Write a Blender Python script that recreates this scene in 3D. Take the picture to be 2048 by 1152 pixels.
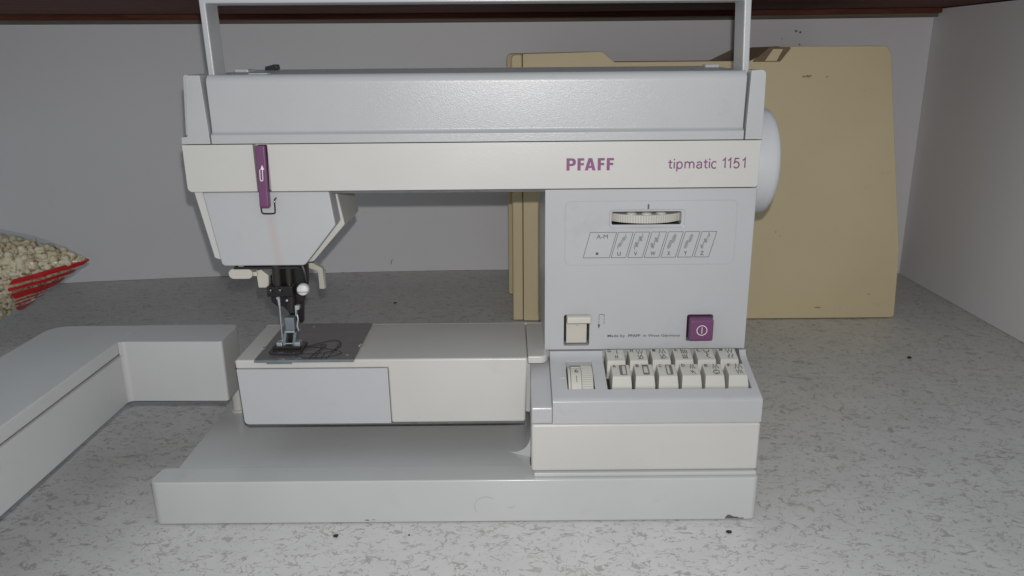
import bpy, bmesh, math, random
from mathutils import Vector, Matrix

random.seed(11)
scene = bpy.context.scene
for o in list(bpy.data.objects):
    bpy.data.objects.remove(o)
COL = scene.collection
R = math.radians

# ------------------------------------------------------------------ camera
CAM_LOC = Vector((0.0, -0.455, 0.298))
cam_data = bpy.data.cameras.new('camera')
cam_data.sensor_width = 36.0
cam_data.lens = 36.0 * 1560.0 / 2048.0
cam_data.clip_start = 0.01
cam_data.clip_end = 50.0
cam = bpy.data.objects.new('camera', cam_data)
COL.objects.link(cam)
CAM_ROT = Matrix.Rotation(R(90 - 16.5), 4, 'X') @ Matrix.Rotation(R(-0.5), 4, 'Z')
cam.matrix_world = Matrix.Translation(CAM_LOC) @ CAM_ROT
scene.camera = cam

# ------------------------------------------------------------------ world: dim room light entering the open cupboard
world = bpy.data.worlds.new('World')
scene.world = world
world.use_nodes = True
bg = world.node_tree.nodes['Background']
bg.inputs['Color'].default_value = (0.86, 0.97, 1.03, 1)
bg.inputs['Strength'].default_value = 0.385

# ------------------------------------------------------------------ the phone's flash, just above the lens
fl = bpy.data.lights.new('phone_flash', 'SPOT')
fl.energy = 7.1
fl.color = (1.0, 0.972, 0.955)
fl.shadow_soft_size = 0.0022
fl.spot_size = R(128)
fl.spot_blend = 1.0
flash = bpy.data.objects.new('phone_flash', fl)
COL.objects.link(flash)
flash.matrix_world = Matrix.Translation(CAM_LOC + Vector((0.004, 0.0, 0.0175))) @ CAM_ROT

scene.view_settings.view_transform = 'Standard'
scene.view_settings.look = 'None'
scene.view_settings.exposure = 0.0
scene.view_settings.gamma = 1.0
scene.view_settings.use_curve_mapping = False


# ================================================================== materials
def new_mat(name):
    m = bpy.data.materials.new(name)
    m.use_nodes = True
    nt = m.node_tree
    return m, nt, nt.nodes['Principled BSDF']


def node(nt, kind, **kw):
    n = nt.nodes.new(kind)
    for k, v in kw.items():
        setattr(n, k, v)
    return n


def noise(nt, co, scale, detail=2.0, rough=0.5, dist=0.0):
    n = node(nt, 'ShaderNodeTexNoise')
    n.inputs['Scale'].default_value = scale
    n.inputs['Detail'].default_value = detail
    n.inputs['Roughness'].default_value = rough
    n.inputs['Distortion'].default_value = dist
    nt.links.new(co, n.inputs['Vector'])
    return n.outputs['Fac']


def ramp(nt, fac, stops, interp='LINEAR'):
    r = node(nt, 'ShaderNodeValToRGB')
    r.color_ramp.interpolation = interp
    el = r.color_ramp.elements
    while len(el) < len(stops):
        el.new(0.5)
    for e, (p, c) in zip(el, stops):
        e.position = p
        e.color = c if len(c) == 4 else (*c, 1)
    nt.links.new(fac, r.inputs['Fac'])
    return r.outputs['Color']


def maths(nt, op, a, b=None, c=None):
    n = node(nt, 'ShaderNodeMath', operation=op)
    for i, v in enumerate((a, b, c)):
        if v is None:
            continue
        if isinstance(v, (int, float)):
            n.inputs[i].default_value = v
        else:
            nt.links.new(v, n.inputs[i])
    return n.outputs[0]


def mixc(nt, fac, a, b, mode='MIX'):
    n = node(nt, 'ShaderNodeMix', data_type='RGBA', blend_type=mode)
    if isinstance(fac, (int, float)):
        n.inputs[0].default_value = fac
    else:
        nt.links.new(fac, n.inputs[0])
    for i, v in ((6, a), (7, b)):
        if isinstance(v, (tuple, list)):
            n.inputs[i].default_value = v if len(v) == 4 else (*v, 1)
        else:
            nt.links.new(v, n.inputs[i])
    return n.outputs[2]


def objco(nt):
    return node(nt, 'ShaderNodeTexCoord').outputs['Object']


def bump(nt, b, h, dist, strength=1.0):
    n = node(nt, 'ShaderNodeBump')
    n.inputs['Distance'].default_value = dist
    n.inputs['Strength'].default_value = strength
    nt.links.new(h, n.inputs['Height'])
    nt.links.new(n.outputs['Normal'], b.inputs['Normal'])


def plastic(name, col, rough=0.42, grain=1.0, gscale=1100, specks=0.35, var=0.05, spec=0.5):
    """moulded, slightly soiled machine plastic with fine spark-eroded grain"""
    m, nt, b = new_mat(name)
    co = objco(nt)
    big = noise(nt, co, 9, 3)
    lo = tuple(c * (1 - var) for c in col)
    hi = tuple(min(1, c * (1 + var)) for c in col)
    c = ramp(nt, big, [(0.3, lo), (0.7, hi)])
    if specks:
        v = node(nt, 'ShaderNodeTexVoronoi')
        v.inputs['Scale'].default_value = 55
        nt.links.new(co, v.inputs['Vector'])
        spot = maths(nt, 'LESS_THAN', v.outputs['Distance'], 0.022)
        pick = maths(nt, 'GREATER_THAN', noise(nt, co, 23, 1), 0.56)
        f = maths(nt, 'MULTIPLY', maths(nt, 'MULTIPLY', spot, pick), specks)
        c = mixc(nt, f, c, (0.12, 0.10, 0.08))
        sm = ramp(nt, noise(nt, co, 34, 6, 0.7), [(0.60, (0, 0, 0)), (0.78, (1, 1, 1))])
        f2 = maths(nt, 'MULTIPLY', sm, 0.22)
        c = mixc(nt, f2, c, tuple(x * 0.62 for x in col))
    nt.links.new(c, b.inputs['Base Color'])
    b.inputs['Roughness'].default_value = rough
    b.inputs['Specular IOR Level'].default_value = spec
    if grain:
        bump(nt, b, noise(nt, co, gscale, 2, 0.6), 0.00006 * grain)
    return m


def plain(name, col, rough=0.5, metal=0.0, spec=0.5):
    m, nt, b = new_mat(name)
    co = objco(nt)
    c = ramp(nt, noise(nt, co, 160, 4), [(0.3, tuple(x * 0.85 for x in col)), (0.7, tuple(min(1, x * 1.1) for x in col))])
    nt.links.new(c, b.inputs['Base Color'])
    b.inputs['Roughness'].default_value = rough
    b.inputs['Metallic'].default_value = metal
    b.inputs['Specular IOR Level'].default_value = spec
    return m


M = {}
M['grey'] = plastic('pale_grey_plastic', (0.440, 0.439, 0.450), 0.24, 0.9)
M['wheel'] = plastic('white_wheel_plastic', (0.53, 0.535, 0.55), 0.35, 0.6)
M['cover'] = plastic('grained_grey_plastic', (0.430, 0.431, 0.438), 0.27, 2.0, 1500, 0.25)
M['cream'] = plastic('cream_plastic', (0.535, 0.520, 0.492), 0.30, 0.9)
M['armgrey'] = plastic('warm_grey_plastic', (0.465, 0.463, 0.478), 0.42, 0.7)
M['basegrey'] = plastic('painted_grey_metal', (0.500, 0.506, 0.500), 0.20, 0.8, 700, 0.6)
M['swing'] = plastic('matte_grey_plastic', (0.49, 0.487, 0.485), 0.45, 1.2, 900, 0.3)
M['key'] = plastic('ivory_key_plastic', (0.49, 0.475, 0.43), 0.5, 0.4, 900, 0.5)
M['ivory'] = plastic('ivory_plastic', (0.52, 0.49, 0.43), 0.42, 0.3, 900, 0.5)
M['purple'] = plastic('purple_plastic', (0.150, 0.052, 0.128), 0.34, 0.4, 900, 0.0)
M['white'] = plain('white_plastic', (0.62, 0.62, 0.61), 0.5, 0.0, 0.3)
M['seam_shade'] = plain('seam_shadow_grey', (0.12, 0.12, 0.125), 0.7)  # dark grey stands in for shade in seams, grooves and under parts
M['groove'] = plastic('groove_plastic', (0.44, 0.435, 0.42), 0.55, 0.3, 900, 0.0)
M['black'] = plain('black_painted_metal', (0.012, 0.011, 0.010), 0.32)
M['darkhole'] = plain('unlit_recess', (0.02, 0.017, 0.016), 0.8)  # near-black colour stands in for the shade inside recesses
M['steel'] = plain('polished_steel', (0.58, 0.60, 0.62), 0.30, 0.7)
M['darksteel'] = plain('dark_steel', (0.055, 0.05, 0.047), 0.25, 0.6)
M['greysteel'] = plain('blue_grey_steel', (0.22, 0.25, 0.27), 0.34, 0.5)
M['print'] = plain('grey_print', (0.085, 0.085, 0.09), 0.6)
M['softprint'] = plain('soft_grey_print', (0.13, 0.13, 0.125), 0.6)
M['palepatch'] = plain('pale_print_patch', (0.47, 0.46, 0.42), 0.6)
M['purpleprint'] = plain('purple_print', (0.20, 0.055, 0.165), 0.5)
M['whiteprint'] = plain('white_print', (0.78, 0.74, 0.76), 0.5)
M['thread'] = plain('black_thread', (0.012, 0.010, 0.012), 0.7)
M['crumb'] = plain('dark_brown_crumb', (0.035, 0.018, 0.012), 0.8)
M['chip'] = plain('bare_chipped_metal', (0.10, 0.095, 0.09), 0.6)
M['smoke'] = plain('smoky_clear_plastic', (0.035, 0.035, 0.035), 0.15, 0.0, 0.4)


def head_cover_mat():
    m = plastic('grey_plastic_with_rust_streak', (0.440, 0.443, 0.452), 0.40, 0.7)
    nt = m.node_tree
    b = nt.nodes['Principled BSDF']
    old = b.inputs['Base Color'].links[0].from_socket
    co = objco(nt)
    s = node(nt, 'ShaderNodeSeparateXYZ')
    nt.links.new(co, s.inputs[0])
    # centre line drifts right going down
    cx = maths(nt, 'ADD', maths(nt, 'MULTIPLY', maths(nt, 'SUBTRACT', 0.198, s.outputs[2]), 0.09), -0.1588)
    d = maths(nt, 'ABSOLUTE', maths(nt, 'SUBTRACT', s.outputs[0], cx))
    wob = maths(nt, 'MULTIPLY', noise(nt, co, 220, 3), 0.0035)
    band = maths(nt, 'SUBTRACT', 1.0, maths(nt, 'DIVIDE', d, maths(nt, 'ADD', wob, 0.0026)))
    band = maths(nt, 'MAXIMUM', band, 0.0)
    top = maths(nt, 'LESS_THAN', s.outputs[2], 0.1985)
    f = maths(nt, 'MULTIPLY', maths(nt, 'MULTIPLY', band, top), 0.30)
    c = mixc(nt, f, old, (0.46, 0.30, 0.22))
    nt.links.new(c, b.inputs['Base Color'])
    return m


M['head'] = head_cover_mat()


def needle_plate_mat():
    m, nt, b = new_mat('brushed_needle_plate_steel')
    co = objco(nt)
    mp = node(nt, 'ShaderNodeMapping')
    mp.inputs['Scale'].default_value = (30, 900, 30)
    nt.links.new(co, mp.inputs['Vector'])
    n = noise(nt, mp.outputs[0], 1.0, 3)
    c = ramp(nt, n, [(0.3, (0.21, 0.198, 0.198)), (0.7, (0.27, 0.255, 0.255))])
    nt.links.new(c, b.inputs['Base Color'])
    b.inputs['Metallic'].default_value = 0.5
    b.inputs['Roughness'].default_value = 0.22
    return m


M['plate'] = needle_plate_mat()


def case_mat():
    m, nt, b = new_mat('beige_hard_shell')
    co = objco(nt)
    c = ramp(nt, noise(nt, co, 6, 4), [(0.3, (0.67, 0.555, 0.345)), (0.7, (0.73, 0.61, 0.395))])
    sc = ramp(nt, noise(nt, co, 40, 7, 0.75), [(0.62, (0, 0, 0)), (0.80, (1, 1, 1))])
    c = mixc(nt, maths(nt, 'MULTIPLY', sc, 0.35), c, (0.26, 0.19, 0.09))
    nt.links.new(c, b.inputs['Base Color'])
    b.inputs['Roughness'].default_value = 0.55
    b.inputs['Specular IOR Level'].default_value = 0.3
    bump(nt, b, noise(nt, co, 500, 2), 0.00012)
    return m


M['case'] = case_mat()
M['casedark'] = plain('brown_case_fitting', (0.20, 0.135, 0.075), 0.55)
M['scuff'] = plain('brown_scuff', (0.36, 0.28, 0.15), 0.7)
M['pencil'] = plain('faint_pencil', (0.28, 0.28, 0.28), 0.6)
M['wallspot'] = plain('wall_spot', (0.20, 0.17, 0.15), 0.8)


def wall_mat():
    m, nt, b = new_mat('white_painted_back_panel')
    co = objco(nt)
    c = ramp(nt, noise(nt, co, 2.6, 4), [(0.3, (0.80, 0.79, 0.81)), (0.7, (0.86, 0.85, 0.87))])
    sc = ramp(nt, noise(nt, co, 26, 6, 0.7), [(0.64, (0, 0, 0)), (0.80, (1, 1, 1))])
    c = mixc(nt, maths(nt, 'MULTIPLY', sc, 0.12), c, (0.40, 0.37, 0.35))
    nt.links.new(c, b.inputs['Base Color'])
    b.inputs['Roughness'].default_value = 0.55
    b.inputs['Specular IOR Level'].default_value = 0.385
    bump(nt, b, noise(nt, co, 300, 3), 0.00012)
    return m


M['wall'] = wall_mat()


def table_mat():
    m, nt, b = new_mat('flecked_pale_laminate')
    co = objco(nt)
    mp = node(nt, 'ShaderNodeMapping')
    mp.inputs['Rotation'].default_value = (0, 0, 0.35)
    mp.inputs['Scale'].default_value = (1.0, 1.35, 1.0)
    nt.links.new(co, mp.inputs['Vector'])
    v = mp.outputs[0]

    def fleck(s1, s2, off, width, thr):
        o = node(nt, 'ShaderNodeVectorMath', operation='ADD')
        nt.links.new(v, o.inputs[0])
        o.inputs[1].default_value = (off, off * 1.7, 0)
        a = noise(nt, o.outputs[0], s1, 3, 0.55, 0.6)
        line = maths(nt, 'ABSOLUTE', maths(nt, 'SUBTRACT', a, 0.5))
        gate = noise(nt, o.outputs[0], s2, 3, 0.6)
        w = maths(nt, 'MULTIPLY', maths(nt, 'SUBTRACT', gate, thr), width)
        w = maths(nt, 'MAXIMUM', w, 0.0)
        r = maths(nt, 'SUBTRACT', w, line)
        return maths(nt, 'MINIMUM', maths(nt, 'MAXIMUM', maths(nt, 'MULTIPLY', r, 160.0), 0.0), 1.0)

    f1 = fleck(48, 80, 0.0, 0.17, 0.475)
    f2 = fleck(70, 110, 3.1, 0.17, 0.48)
    f3 = fleck(40, 66, 7.7, 0.13, 0.475)
    f4 = fleck(90, 130, 11.3, 0.18, 0.485)
    base = ramp(nt, noise(nt, co, 30, 4), [(0.3, (0.575, 0.568, 0.557)), (0.7, (0.63, 0.623, 0.612))])
    c = mixc(nt, maths(nt, 'MULTIPLY', f1, 0.66), base, (0.31, 0.29, 0.265))
    c = mixc(nt, maths(nt, 'MULTIPLY', f2, 0.64), c, (0.33, 0.31, 0.28))
    c = mixc(nt, maths(nt, 'MULTIPLY', f3, 0.6), c, (0.36, 0.34, 0.31))
    c = mixc(nt, maths(nt, 'MULTIPLY', f4, 0.58), c, (0.34, 0.32, 0.29))
    nt.links.new(c, b.inputs['Base Color'])
    b.inputs['Roughness'].default_value = 0.385
    b.inputs['Specular IOR Level'].default_value = 0.35
    bump(nt, b, noise(nt, co, 700, 2), 0.00005)
    return m


M['table'] = table_mat()


def wood_mat(name, lo, hi):
    m, nt, b = new_mat(name)
    co = objco(nt)
    mp = node(nt, 'ShaderNodeMapping')
    mp.inputs['Scale'].default_value = (2.2, 55, 55)
    nt.links.new(co, mp.inputs['Vector'])
    c = ramp(nt, noise(nt, mp.outputs[0], 2.0, 5, 0.6, 0.4), [(0.3, lo), (0.7, hi)])
    nt.links.new(c, b.inputs['Base Color'])
    b.inputs['Roughness'].default_value = 0.6
    b.inputs['Specular IOR Level'].default_value = 0.08
    return m


M['wood'] = wood_mat('dark_brown_wood', (0.085, 0.028, 0.020), (0.19, 0.070, 0.048))
M['cleat'] = wood_mat('taupe_wood_strip', (0.15, 0.125, 0.105), (0.21, 0.18, 0.155))


def popcorn_mat():
    m, nt, b = new_mat('popped_corn')
    co = objco(nt)
    inf = node(nt, 'ShaderNodeObjectInfo')
    c = ramp(nt, inf.outputs['Random'], [(0.0, (0.74, 0.64, 0.44)), (1.0, (0.84, 0.77, 0.60))])
    o = node(nt, 'ShaderNodeVectorMath', operation='ADD')
    nt.links.new(co, o.inputs[0])
    sc = node(nt, 'ShaderNodeVectorMath', operation='SCALE')
    cmb = node(nt, 'ShaderNodeCombineXYZ')
    for i in range(3):
        nt.links.new(inf.outputs['Random'], cmb.inputs[i])
    nt.links.new(cmb.outputs[0], sc.inputs[0])
    sc.inputs['Scale'].default_value = 3.7
    nt.links.new(sc.outputs[0], o.inputs[1])
    hull = ramp(nt, noise(nt, o.outputs[0], 1.5, 3), [(0.575, (0, 0, 0)), (0.65, (1, 1, 1))])
    c = mixc(nt, maths(nt, 'MULTIPLY', hull, 0.85), c, (0.26, 0.11, 0.03))
    nt.links.new(c, b.inputs['Base Color'])
    b.inputs['Roughness'].default_value = 0.75
    b.inputs['Subsurface Weight'].default_value = 0.0
    bump(nt, b, noise(nt, co, 6, 3), 0.0008)
    return m


M['popcorn'] = popcorn_mat()


def film_mat():
    """clear bag film; the red stripes are printed on it (UV: u = down the face, v = towards the corner)"""
    m, nt, b = new_mat('printed_clear_film')
    uv = node(nt, 'ShaderNodeUVMap').outputs[0]
    s = node(nt, 'ShaderNodeSeparateXYZ')
    nt.links.new(uv, s.inputs[0])
    co = objco(nt)
    wob = maths(nt, 'MULTIPLY', maths(nt, 'SUBTRACT', noise(nt, co, 40, 3), 0.5), 0.05)
    u = maths(nt, 'ADD', s.outputs[0], wob)
    k, w = (0, 0, 0), (1, 1, 1)
    st = ramp(nt, u, [(0.0, k), (0.055, w), (0.165, k), (0.225, w), (0.290, k), (0.350, w), (0.490, k), (0.534, w), (0.565, k),
                      (0.610, w), (0.645, k), (0.700, w), (0.900, k)], 'CONSTANT')
    # the print stops along an oblique edge
    lim = maths(nt, 'GREATER_THAN', s.outputs[1], maths(nt, 'ADD', 0.5, maths(nt, 'MULTIPLY', s.outputs[0], -0.0)))
    mask = maths(nt, 'MULTIPLY', st, lim)
    tr = node(nt, 'ShaderNodeBsdfTransparent')
    tr.inputs[0].default_value = (0.99, 0.995, 0.985, 1)
    gl = node(nt, 'ShaderNodeBsdfGlossy')
    gl.inputs['Roughness'].default_value = 0.22
    gl.inputs['Color'].default_value = (0.9, 0.95, 1, 1)
    fr = node(nt, 'ShaderNodeLayerWeight')
    fr.inputs['Blend'].default_value = 0.385
    g = node(nt, 'ShaderNodeMixShader')
    nt.links.new(maths(nt, 'ADD', maths(nt, 'MULTIPLY', fr.outputs['Fresnel'], 0.30), 0.012), g.inputs[0])
    nt.links.new(tr.outputs[0], g.inputs[1])
    nt.links.new(gl.outputs[0], g.inputs[2])
    bn = node(nt, 'ShaderNodeBump')
    bn.inputs['Distance'].default_value = 0.003
    nt.links.new(noise(nt, co, 45, 3), bn.inputs['Height'])
    nt.links.new(bn.outputs[0], gl.inputs['Normal'])
    nt.links.new(bn.outputs[0], b.inputs['Normal'])
    b.inputs['Base Color'].default_value = (0.58, 0.016, 0.022, 1)
    b.inputs['Roughness'].default_value = 0.3
    mx = node(nt, 'ShaderNodeMixShader')
    # thin pink veil of ink between the stripes of the printed zone
    veil = maths(nt, 'MULTIPLY', maths(nt, 'MULTIPLY', maths(nt, 'GREATER_THAN', u, 0.06), lim), 0.10)
    nt.links.new(maths(nt, 'MAXIMUM', maths(nt, 'MULTIPLY', mask, 0.96), veil), mx.inputs[0])
    nt.links.new(g.outputs[0], mx.inputs[1])
    nt.links.new(b.outputs[0], mx.inputs[2])
    out = nt.nodes['Material Output']
    nt.links.new(mx.outputs[0], out.inputs[0])
    return m


M['film'] = film_mat()


# ================================================================== helpers
def finish(name, me, mat, parent=None, bevel=0.0, seg=3, smooth=True):
    o = bpy.data.objects.new(name, me)
    COL.objects.link(o)
    if mat is not None:
        me.materials.append(M[mat] if isinstance(mat, str) else mat)
    if smooth:
        me.polygons.foreach_set('use_smooth', [True] * len(me.polygons))
        if not bevel:
            me.set_sharp_from_angle(angle=R(38))
    if bevel:
        b = o.modifiers.new('bevel', 'BEVEL')
        b.width = bevel
        b.segments = seg
        b.limit_method = 'ANGLE'
        b.angle_limit = R(32)
        b.use_clamp_overlap = True
        w = o.modifiers.new('wn', 'WEIGHTED_NORMAL')
        w.keep_sharp = False
        w.weight = 100
    if parent is not None:
        o.parent = parent
        if parent.type == 'EMPTY':
            o.matrix_parent_inverse = Matrix.Translation(-parent.location)
    return o


def from_bm(name, bm, *a, **k):
    bmesh.ops.recalc_face_normals(bm, faces=bm.faces)
    me = bpy.data.meshes.new(name)
    bm.to_mesh(me)
    bm.free()
    return finish(name, me, *a, **k)


def prism_bm(bm, poly, a0, a1, axis):
    """poly = 2D points; axis 'y': (x,z), 'x': (y,z), 'z': (x,y)"""
    def p(q, a):
        if axis == 'y':
            return (q[0], a, q[1])
        if axis == 'x':
            return (a, q[0], q[1])
        return (q[0], q[1], a)
    v0 = [bm.verts.new(p(q, a0)) for q in poly]
    v1 = [bm.verts.new(p(q, a1)) for q in poly]
    n = len(poly)
    bm.faces.new(v0)
    bm.faces.new(v1[::-1])
    for i in range(n):
        bm.faces.new((v0[i], v1[i], v1[(i + 1) % n], v0[(i + 1) % n]))


def prism(name, poly, a0, a1, axis, mat, parent=None, bevel=0.0, seg=3, smooth=True):
    bm = bmesh.new()
    prism_bm(bm, poly, a0, a1, axis)
    return from_bm(name, bm, mat, parent, bevel, seg, smooth)


def box_bm(bm, x0, x1, y0, y1, z0, z1):
    prism_bm(bm, [(x0, y0), (x1, y0), (x1, y1), (x0, y1)], z0, z1, 'z')


def box(name, x0, x1, y0, y1, z0, z1, mat, parent=None, bevel=0.0, seg=3):
    bm = bmesh.new()
    box_bm(bm, x0, x1, y0, y1, z0, z1)
    return from_bm(name, bm, mat, parent, bevel, seg)


def rounded(pts, rad, n=6):
    """round the corners of a polygon; rad = one radius or one per corner"""
    out = []
    m = len(pts)
    if isinstance(rad, (int, float)):
        rad = [rad] * m
    for i in range(m):
        p = Vector(pts[i]); a = Vector(pts[i - 1]) - p; c = Vector(pts[(i + 1) % m]) - p
        r = rad[i]
        if r <= 0:
            out.append(tuple(p)); continue
        la, lc = a.length, c.length
        a.normalize(); c.normalize()
        ang = a.angle(c)
        d = min(r / math.tan(ang / 2), la * 0.49, lc * 0.49)
        rr = d * math.tan(ang / 2)
        cen = p + (a + c).normalized() * (rr / math.sin(ang / 2))
        s = p + a * d - cen; e = p + c * d - cen
        t0 = math.atan2(s.y, s.x); t1 = math.atan2(e.y, e.x)
        dt = (t1 - t0 + math.pi) % (2 * math.pi) - math.pi
        for k in range(n + 1):
            t = t0 + dt * k / n
            out.append((cen.x + rr * math.cos(t), cen.y + rr * math.sin(t)))
    return out


def rrect(x0, x1, z0, z1, r, n=5):
    return rounded([(x0, z0), (x1, z0), (x1, z1), (x0, z1)], r, n)


def cut(o, builders):
    """subtract solids from a mesh for good (the cutters do not stay in the scene)"""
    for fn in builders:
        bm = bmesh.new()
        fn(bm)
        bmesh.ops.recalc_face_normals(bm, faces=bm.faces)
        me = bpy.data.meshes.new('cutter')
        bm.to_mesh(me); bm.free()
        c = bpy.data.objects.new('cutter', me)
        COL.objects.link(c)
        keep = [(m.type, m) for m in o.modifiers]
        shown = [m.show_viewport for m in o.modifiers]
        for m in o.modifiers:
            m.show_viewport = False
        b = o.modifiers.new('cut', 'BOOLEAN')
        b.operation = 'DIFFERENCE'; b.solver = 'EXACT'; b.object = c
        dg = bpy.context.evaluated_depsgraph_get()
        new = bpy.data.meshes.new_from_object(o.evaluated_get(dg))
        o.modifiers.remove(b)
        for m, s in zip(o.modifiers, shown):
            m.show_viewport = s
        old = o.data
        mats = [x for x in old.materials]
        o.data = new
        new.materials.clear()
        for x in mats:
            new.materials.append(x)
        bpy.data.meshes.remove(old)
        bpy.data.objects.remove(c)
        bpy.data.meshes.remove(me)


def ring_frame(d):
    d = d.normalized()
    up = Vector((0, 0, 1)) if abs(d.z) < 0.9 else Vector((1, 0, 0))
    a = d.cross(up).normalized()
    return a, a.cross(d)


def tube_bm(bm, pts, rad, n=10, cap=True):
    pts = [Vector(p) for p in pts]
    rs = rad if isinstance(rad, (list, tuple)) else [rad] * len(pts)
    rings = []
    a = None
    for i, p in enumerate(pts):
        d = pts[min(i + 1, len(pts) - 1)] - pts[max(i - 1, 0)]
        if a is None:
            a, b = ring_frame(d)
        else:
            d.normalize()
            a = (a - d * a.dot(d)).normalized()
            b = a.cross(d)
        rings.append([bm.verts.new(p + (a * math.cos(t) + b * math.sin(t)) * rs[i])
                      for t in (2 * math.pi * k / n for k in range(n))])
    for r0, r1 in zip(rings, rings[1:]):
        for k in range(n):
            bm.faces.new((r0[k], r0[(k + 1) % n], r1[(k + 1) % n], r1[k]))
    if cap:
        bm.faces.new(rings[0][::-1])
        bm.faces.new(rings[-1])


def tube(name, pts, rad, mat, parent=None, n=10, bevel=0.0):
    bm = bmesh.new()
    tube_bm(bm, pts, rad, n)
    return from_bm(name, bm, mat, parent, bevel, 2)


def smooth_path(pts, sub=8):
    P = [Vector(p) for p in pts]
    out = []
    for i in range(len(P) - 1):
        p0 = P[max(i - 1, 0)]; p1 = P[i]; p2 = P[i + 1]; p3 = P[min(i + 2, len(P) - 1)]
        for k in range(sub):
            t = k / sub
            out.append(0.5 * ((2 * p1) + (p2 - p0) * t + (2 * p0 - 5 * p1 + 4 * p2 - p3) * t * t
                              + (3 * p1 - p0 - 3 * p2 + p3) * t ** 3))
    out.append(P[-1])
    return out


def lathe(name, prof, centre, axis, mat, parent=None, n=64, bevel=0.0):
    """prof = [(along axis, radius)]"""
    bm = bmesh.new()
    c = Vector(centre)
    ax = {'x': Vector((1, 0, 0)), 'y': Vector((0, 1, 0)), 'z': Vector((0, 0, 1))}[axis]
    a, b = ring_frame(ax)
    rings = []
    for h, r in prof:
        if r <= 1e-7:
            rings.append([bm.verts.new(c + ax * h)])
        else:
            rings.append([bm.verts.new(c + ax * h + (a * math.cos(t) + b * math.sin(t)) * r)
                          for t in (2 * math.pi * k / n for k in range(n))])
    for r0, r1 in zip(rings, rings[1:]):
        for k in range(n):
            k2 = (k + 1) % n
            if len(r0) == 1 and len(r1) == 1:
                continue
            if len(r0) == 1:
                bm.faces.new((r0[0], r1[k2], r1[k]))
            elif len(r1) == 1:
                bm.faces.new((r0[k], r0[k2], r1[0]))
            else:
                bm.faces.new((r0[k], r0[k2], r1[k2], r1[k]))
    for r in (rings[0], rings[-1]):
        if len(r) > 1:
            bm.faces.new(r)
    return from_bm(name, bm, mat, parent, bevel, 3)


def xz(y, off=0.00015):
    """print plane facing the camera side: (a,b) -> world"""
    return lambda a, b, h=0.0: Vector((a, y - off - h, b))


def strokes(name, lines, w, frame, mat, parent):
    """flat printed lines with mitred corners; a line whose ends meet is closed"""
    verts, faces = [], []
    for li, ln in enumerate(lines):
        lw = w
        if isinstance(ln, tuple) and len(ln) == 2 and isinstance(ln[1], float):
            ln, lw = ln
        P = [Vector(p) for p in ln]
        closed = (P[0] - P[-1]).length < 1e-7
        if closed:
            P = P[:-1]
        n = len(P)
        base = len(verts)
        for i in range(n):
            pa = P[i - 1] if (closed or i > 0) else None
            pb = P[(i + 1) % n] if (closed or i < n - 1) else None
            d1 = (P[i] - pa).normalized() if pa is not None else None
            d2 = (pb - P[i]).normalized() if pb is not None else None
            if d1 is None: d1 = d2
            if d2 is None: d2 = d1
            n1 = Vector((-d1.y, d1.x)); n2 = Vector((-d2.y, d2.x))
            m = n1 + n2
            if m.length < 0.3:
                m = n1.copy(); k = 1
            else:
                m.normalize(); k = 1 / max(m.dot(n1), 0.4)
            for s in (1, -1):
                q = P[i] + m * (s * lw / 2 * k)
                verts.append(frame(q.x, q.y, 0.000004 * (li % 12)))
        rng = n if closed else n - 1
        for i in range(rng):
            j = (i + 1) % n
            faces.append((base + 2 * i, base + 2 * i + 1, base + 2 * j + 1, base + 2 * j))
    me = bpy.data.meshes.new(name)
    me.from_pydata([tuple(v) for v in verts], [], faces)
    return finish(name, me, mat, parent, smooth=False)


def polys(name, plist, frame, mat, parent):
    verts, faces = [], []
    for pl in plist:
        b = len(verts)
        verts += [tuple(frame(*p)) for p in pl]
        faces.append(tuple(range(b, b + len(pl))))
    me = bpy.data.meshes.new(name)
    me.from_pydata(verts, [], faces)
    return finish(name, me, mat, parent, smooth=False)


def text_geo(body, x0, x1, z0, z1, bold=0.0, shear=0.0, space=1.0):
    cu = bpy.data.curves.new('lettering', 'FONT')
    cu.body = body
    cu.size = 1.0
    cu.offset = bold
    cu.shear = shear
    cu.space_character = space
    cu.resolution_u = 4
    o = bpy.data.objects.new('lettering', cu)
    COL.objects.link(o)
    dg = bpy.context.evaluated_depsgraph_get()
    dg.update()
    me = bpy.data.meshes.new_from_object(o.evaluated_get(dg))
    bpy.data.objects.remove(o)
    bpy.data.curves.remove(cu)
    vs = [(v.co.x, v.co.y) for v in me.vertices]
    fs = [tuple(p.vertices) for p in me.polygons]
    bpy.data.meshes.remove(me)
    ax = min(v[0] for v in vs); bx = max(v[0] for v in vs)
    az = min(v[1] for v in vs); bz = max(v[1] for v in vs)
    return [(x0 + (v[0] - ax) / (bx - ax) * (x1 - x0), z0 + (v[1] - az) / (bz - az) * (z1 - z0)) for v in vs], fs


def lettering(name, items, frame, mat, parent):
    """items = list of (body, x0, x1, z0, z1, bold)"""
    verts, faces = [], []
    for it in items:
        v, f = text_geo(*it)
        b = len(verts)
        verts += [tuple(frame(*q)) for q in v]
        faces += [tuple(i + b for i in q) for q in f]
    me = bpy.data.meshes.new(name)
    me.from_pydata(verts, [], faces)
    return finish(name, me, mat, parent, smooth=False)


def tag(o, label, cat=None, group=None, kind=None):
    o['label'] = label
    if cat: o['category'] = cat
    if group: o['group'] = group
    if kind: o['kind'] = kind
    return o


def thing(name, loc, label, cat, group=None):
    o = bpy.data.objects.new(name, None)
    o.empty_display_size = 0.02
    o.location = loc
    COL.objects.link(o)
    return tag(o, label, cat, group)


def structure(o, label=None):
    o['kind'] = 'structure'
    if label: o['label'] = label
    return o


# ================================================================== the setting
def bow(x):
    return 0.644 - 0.13 * min(abs(x), 0.72) ** 2


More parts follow.
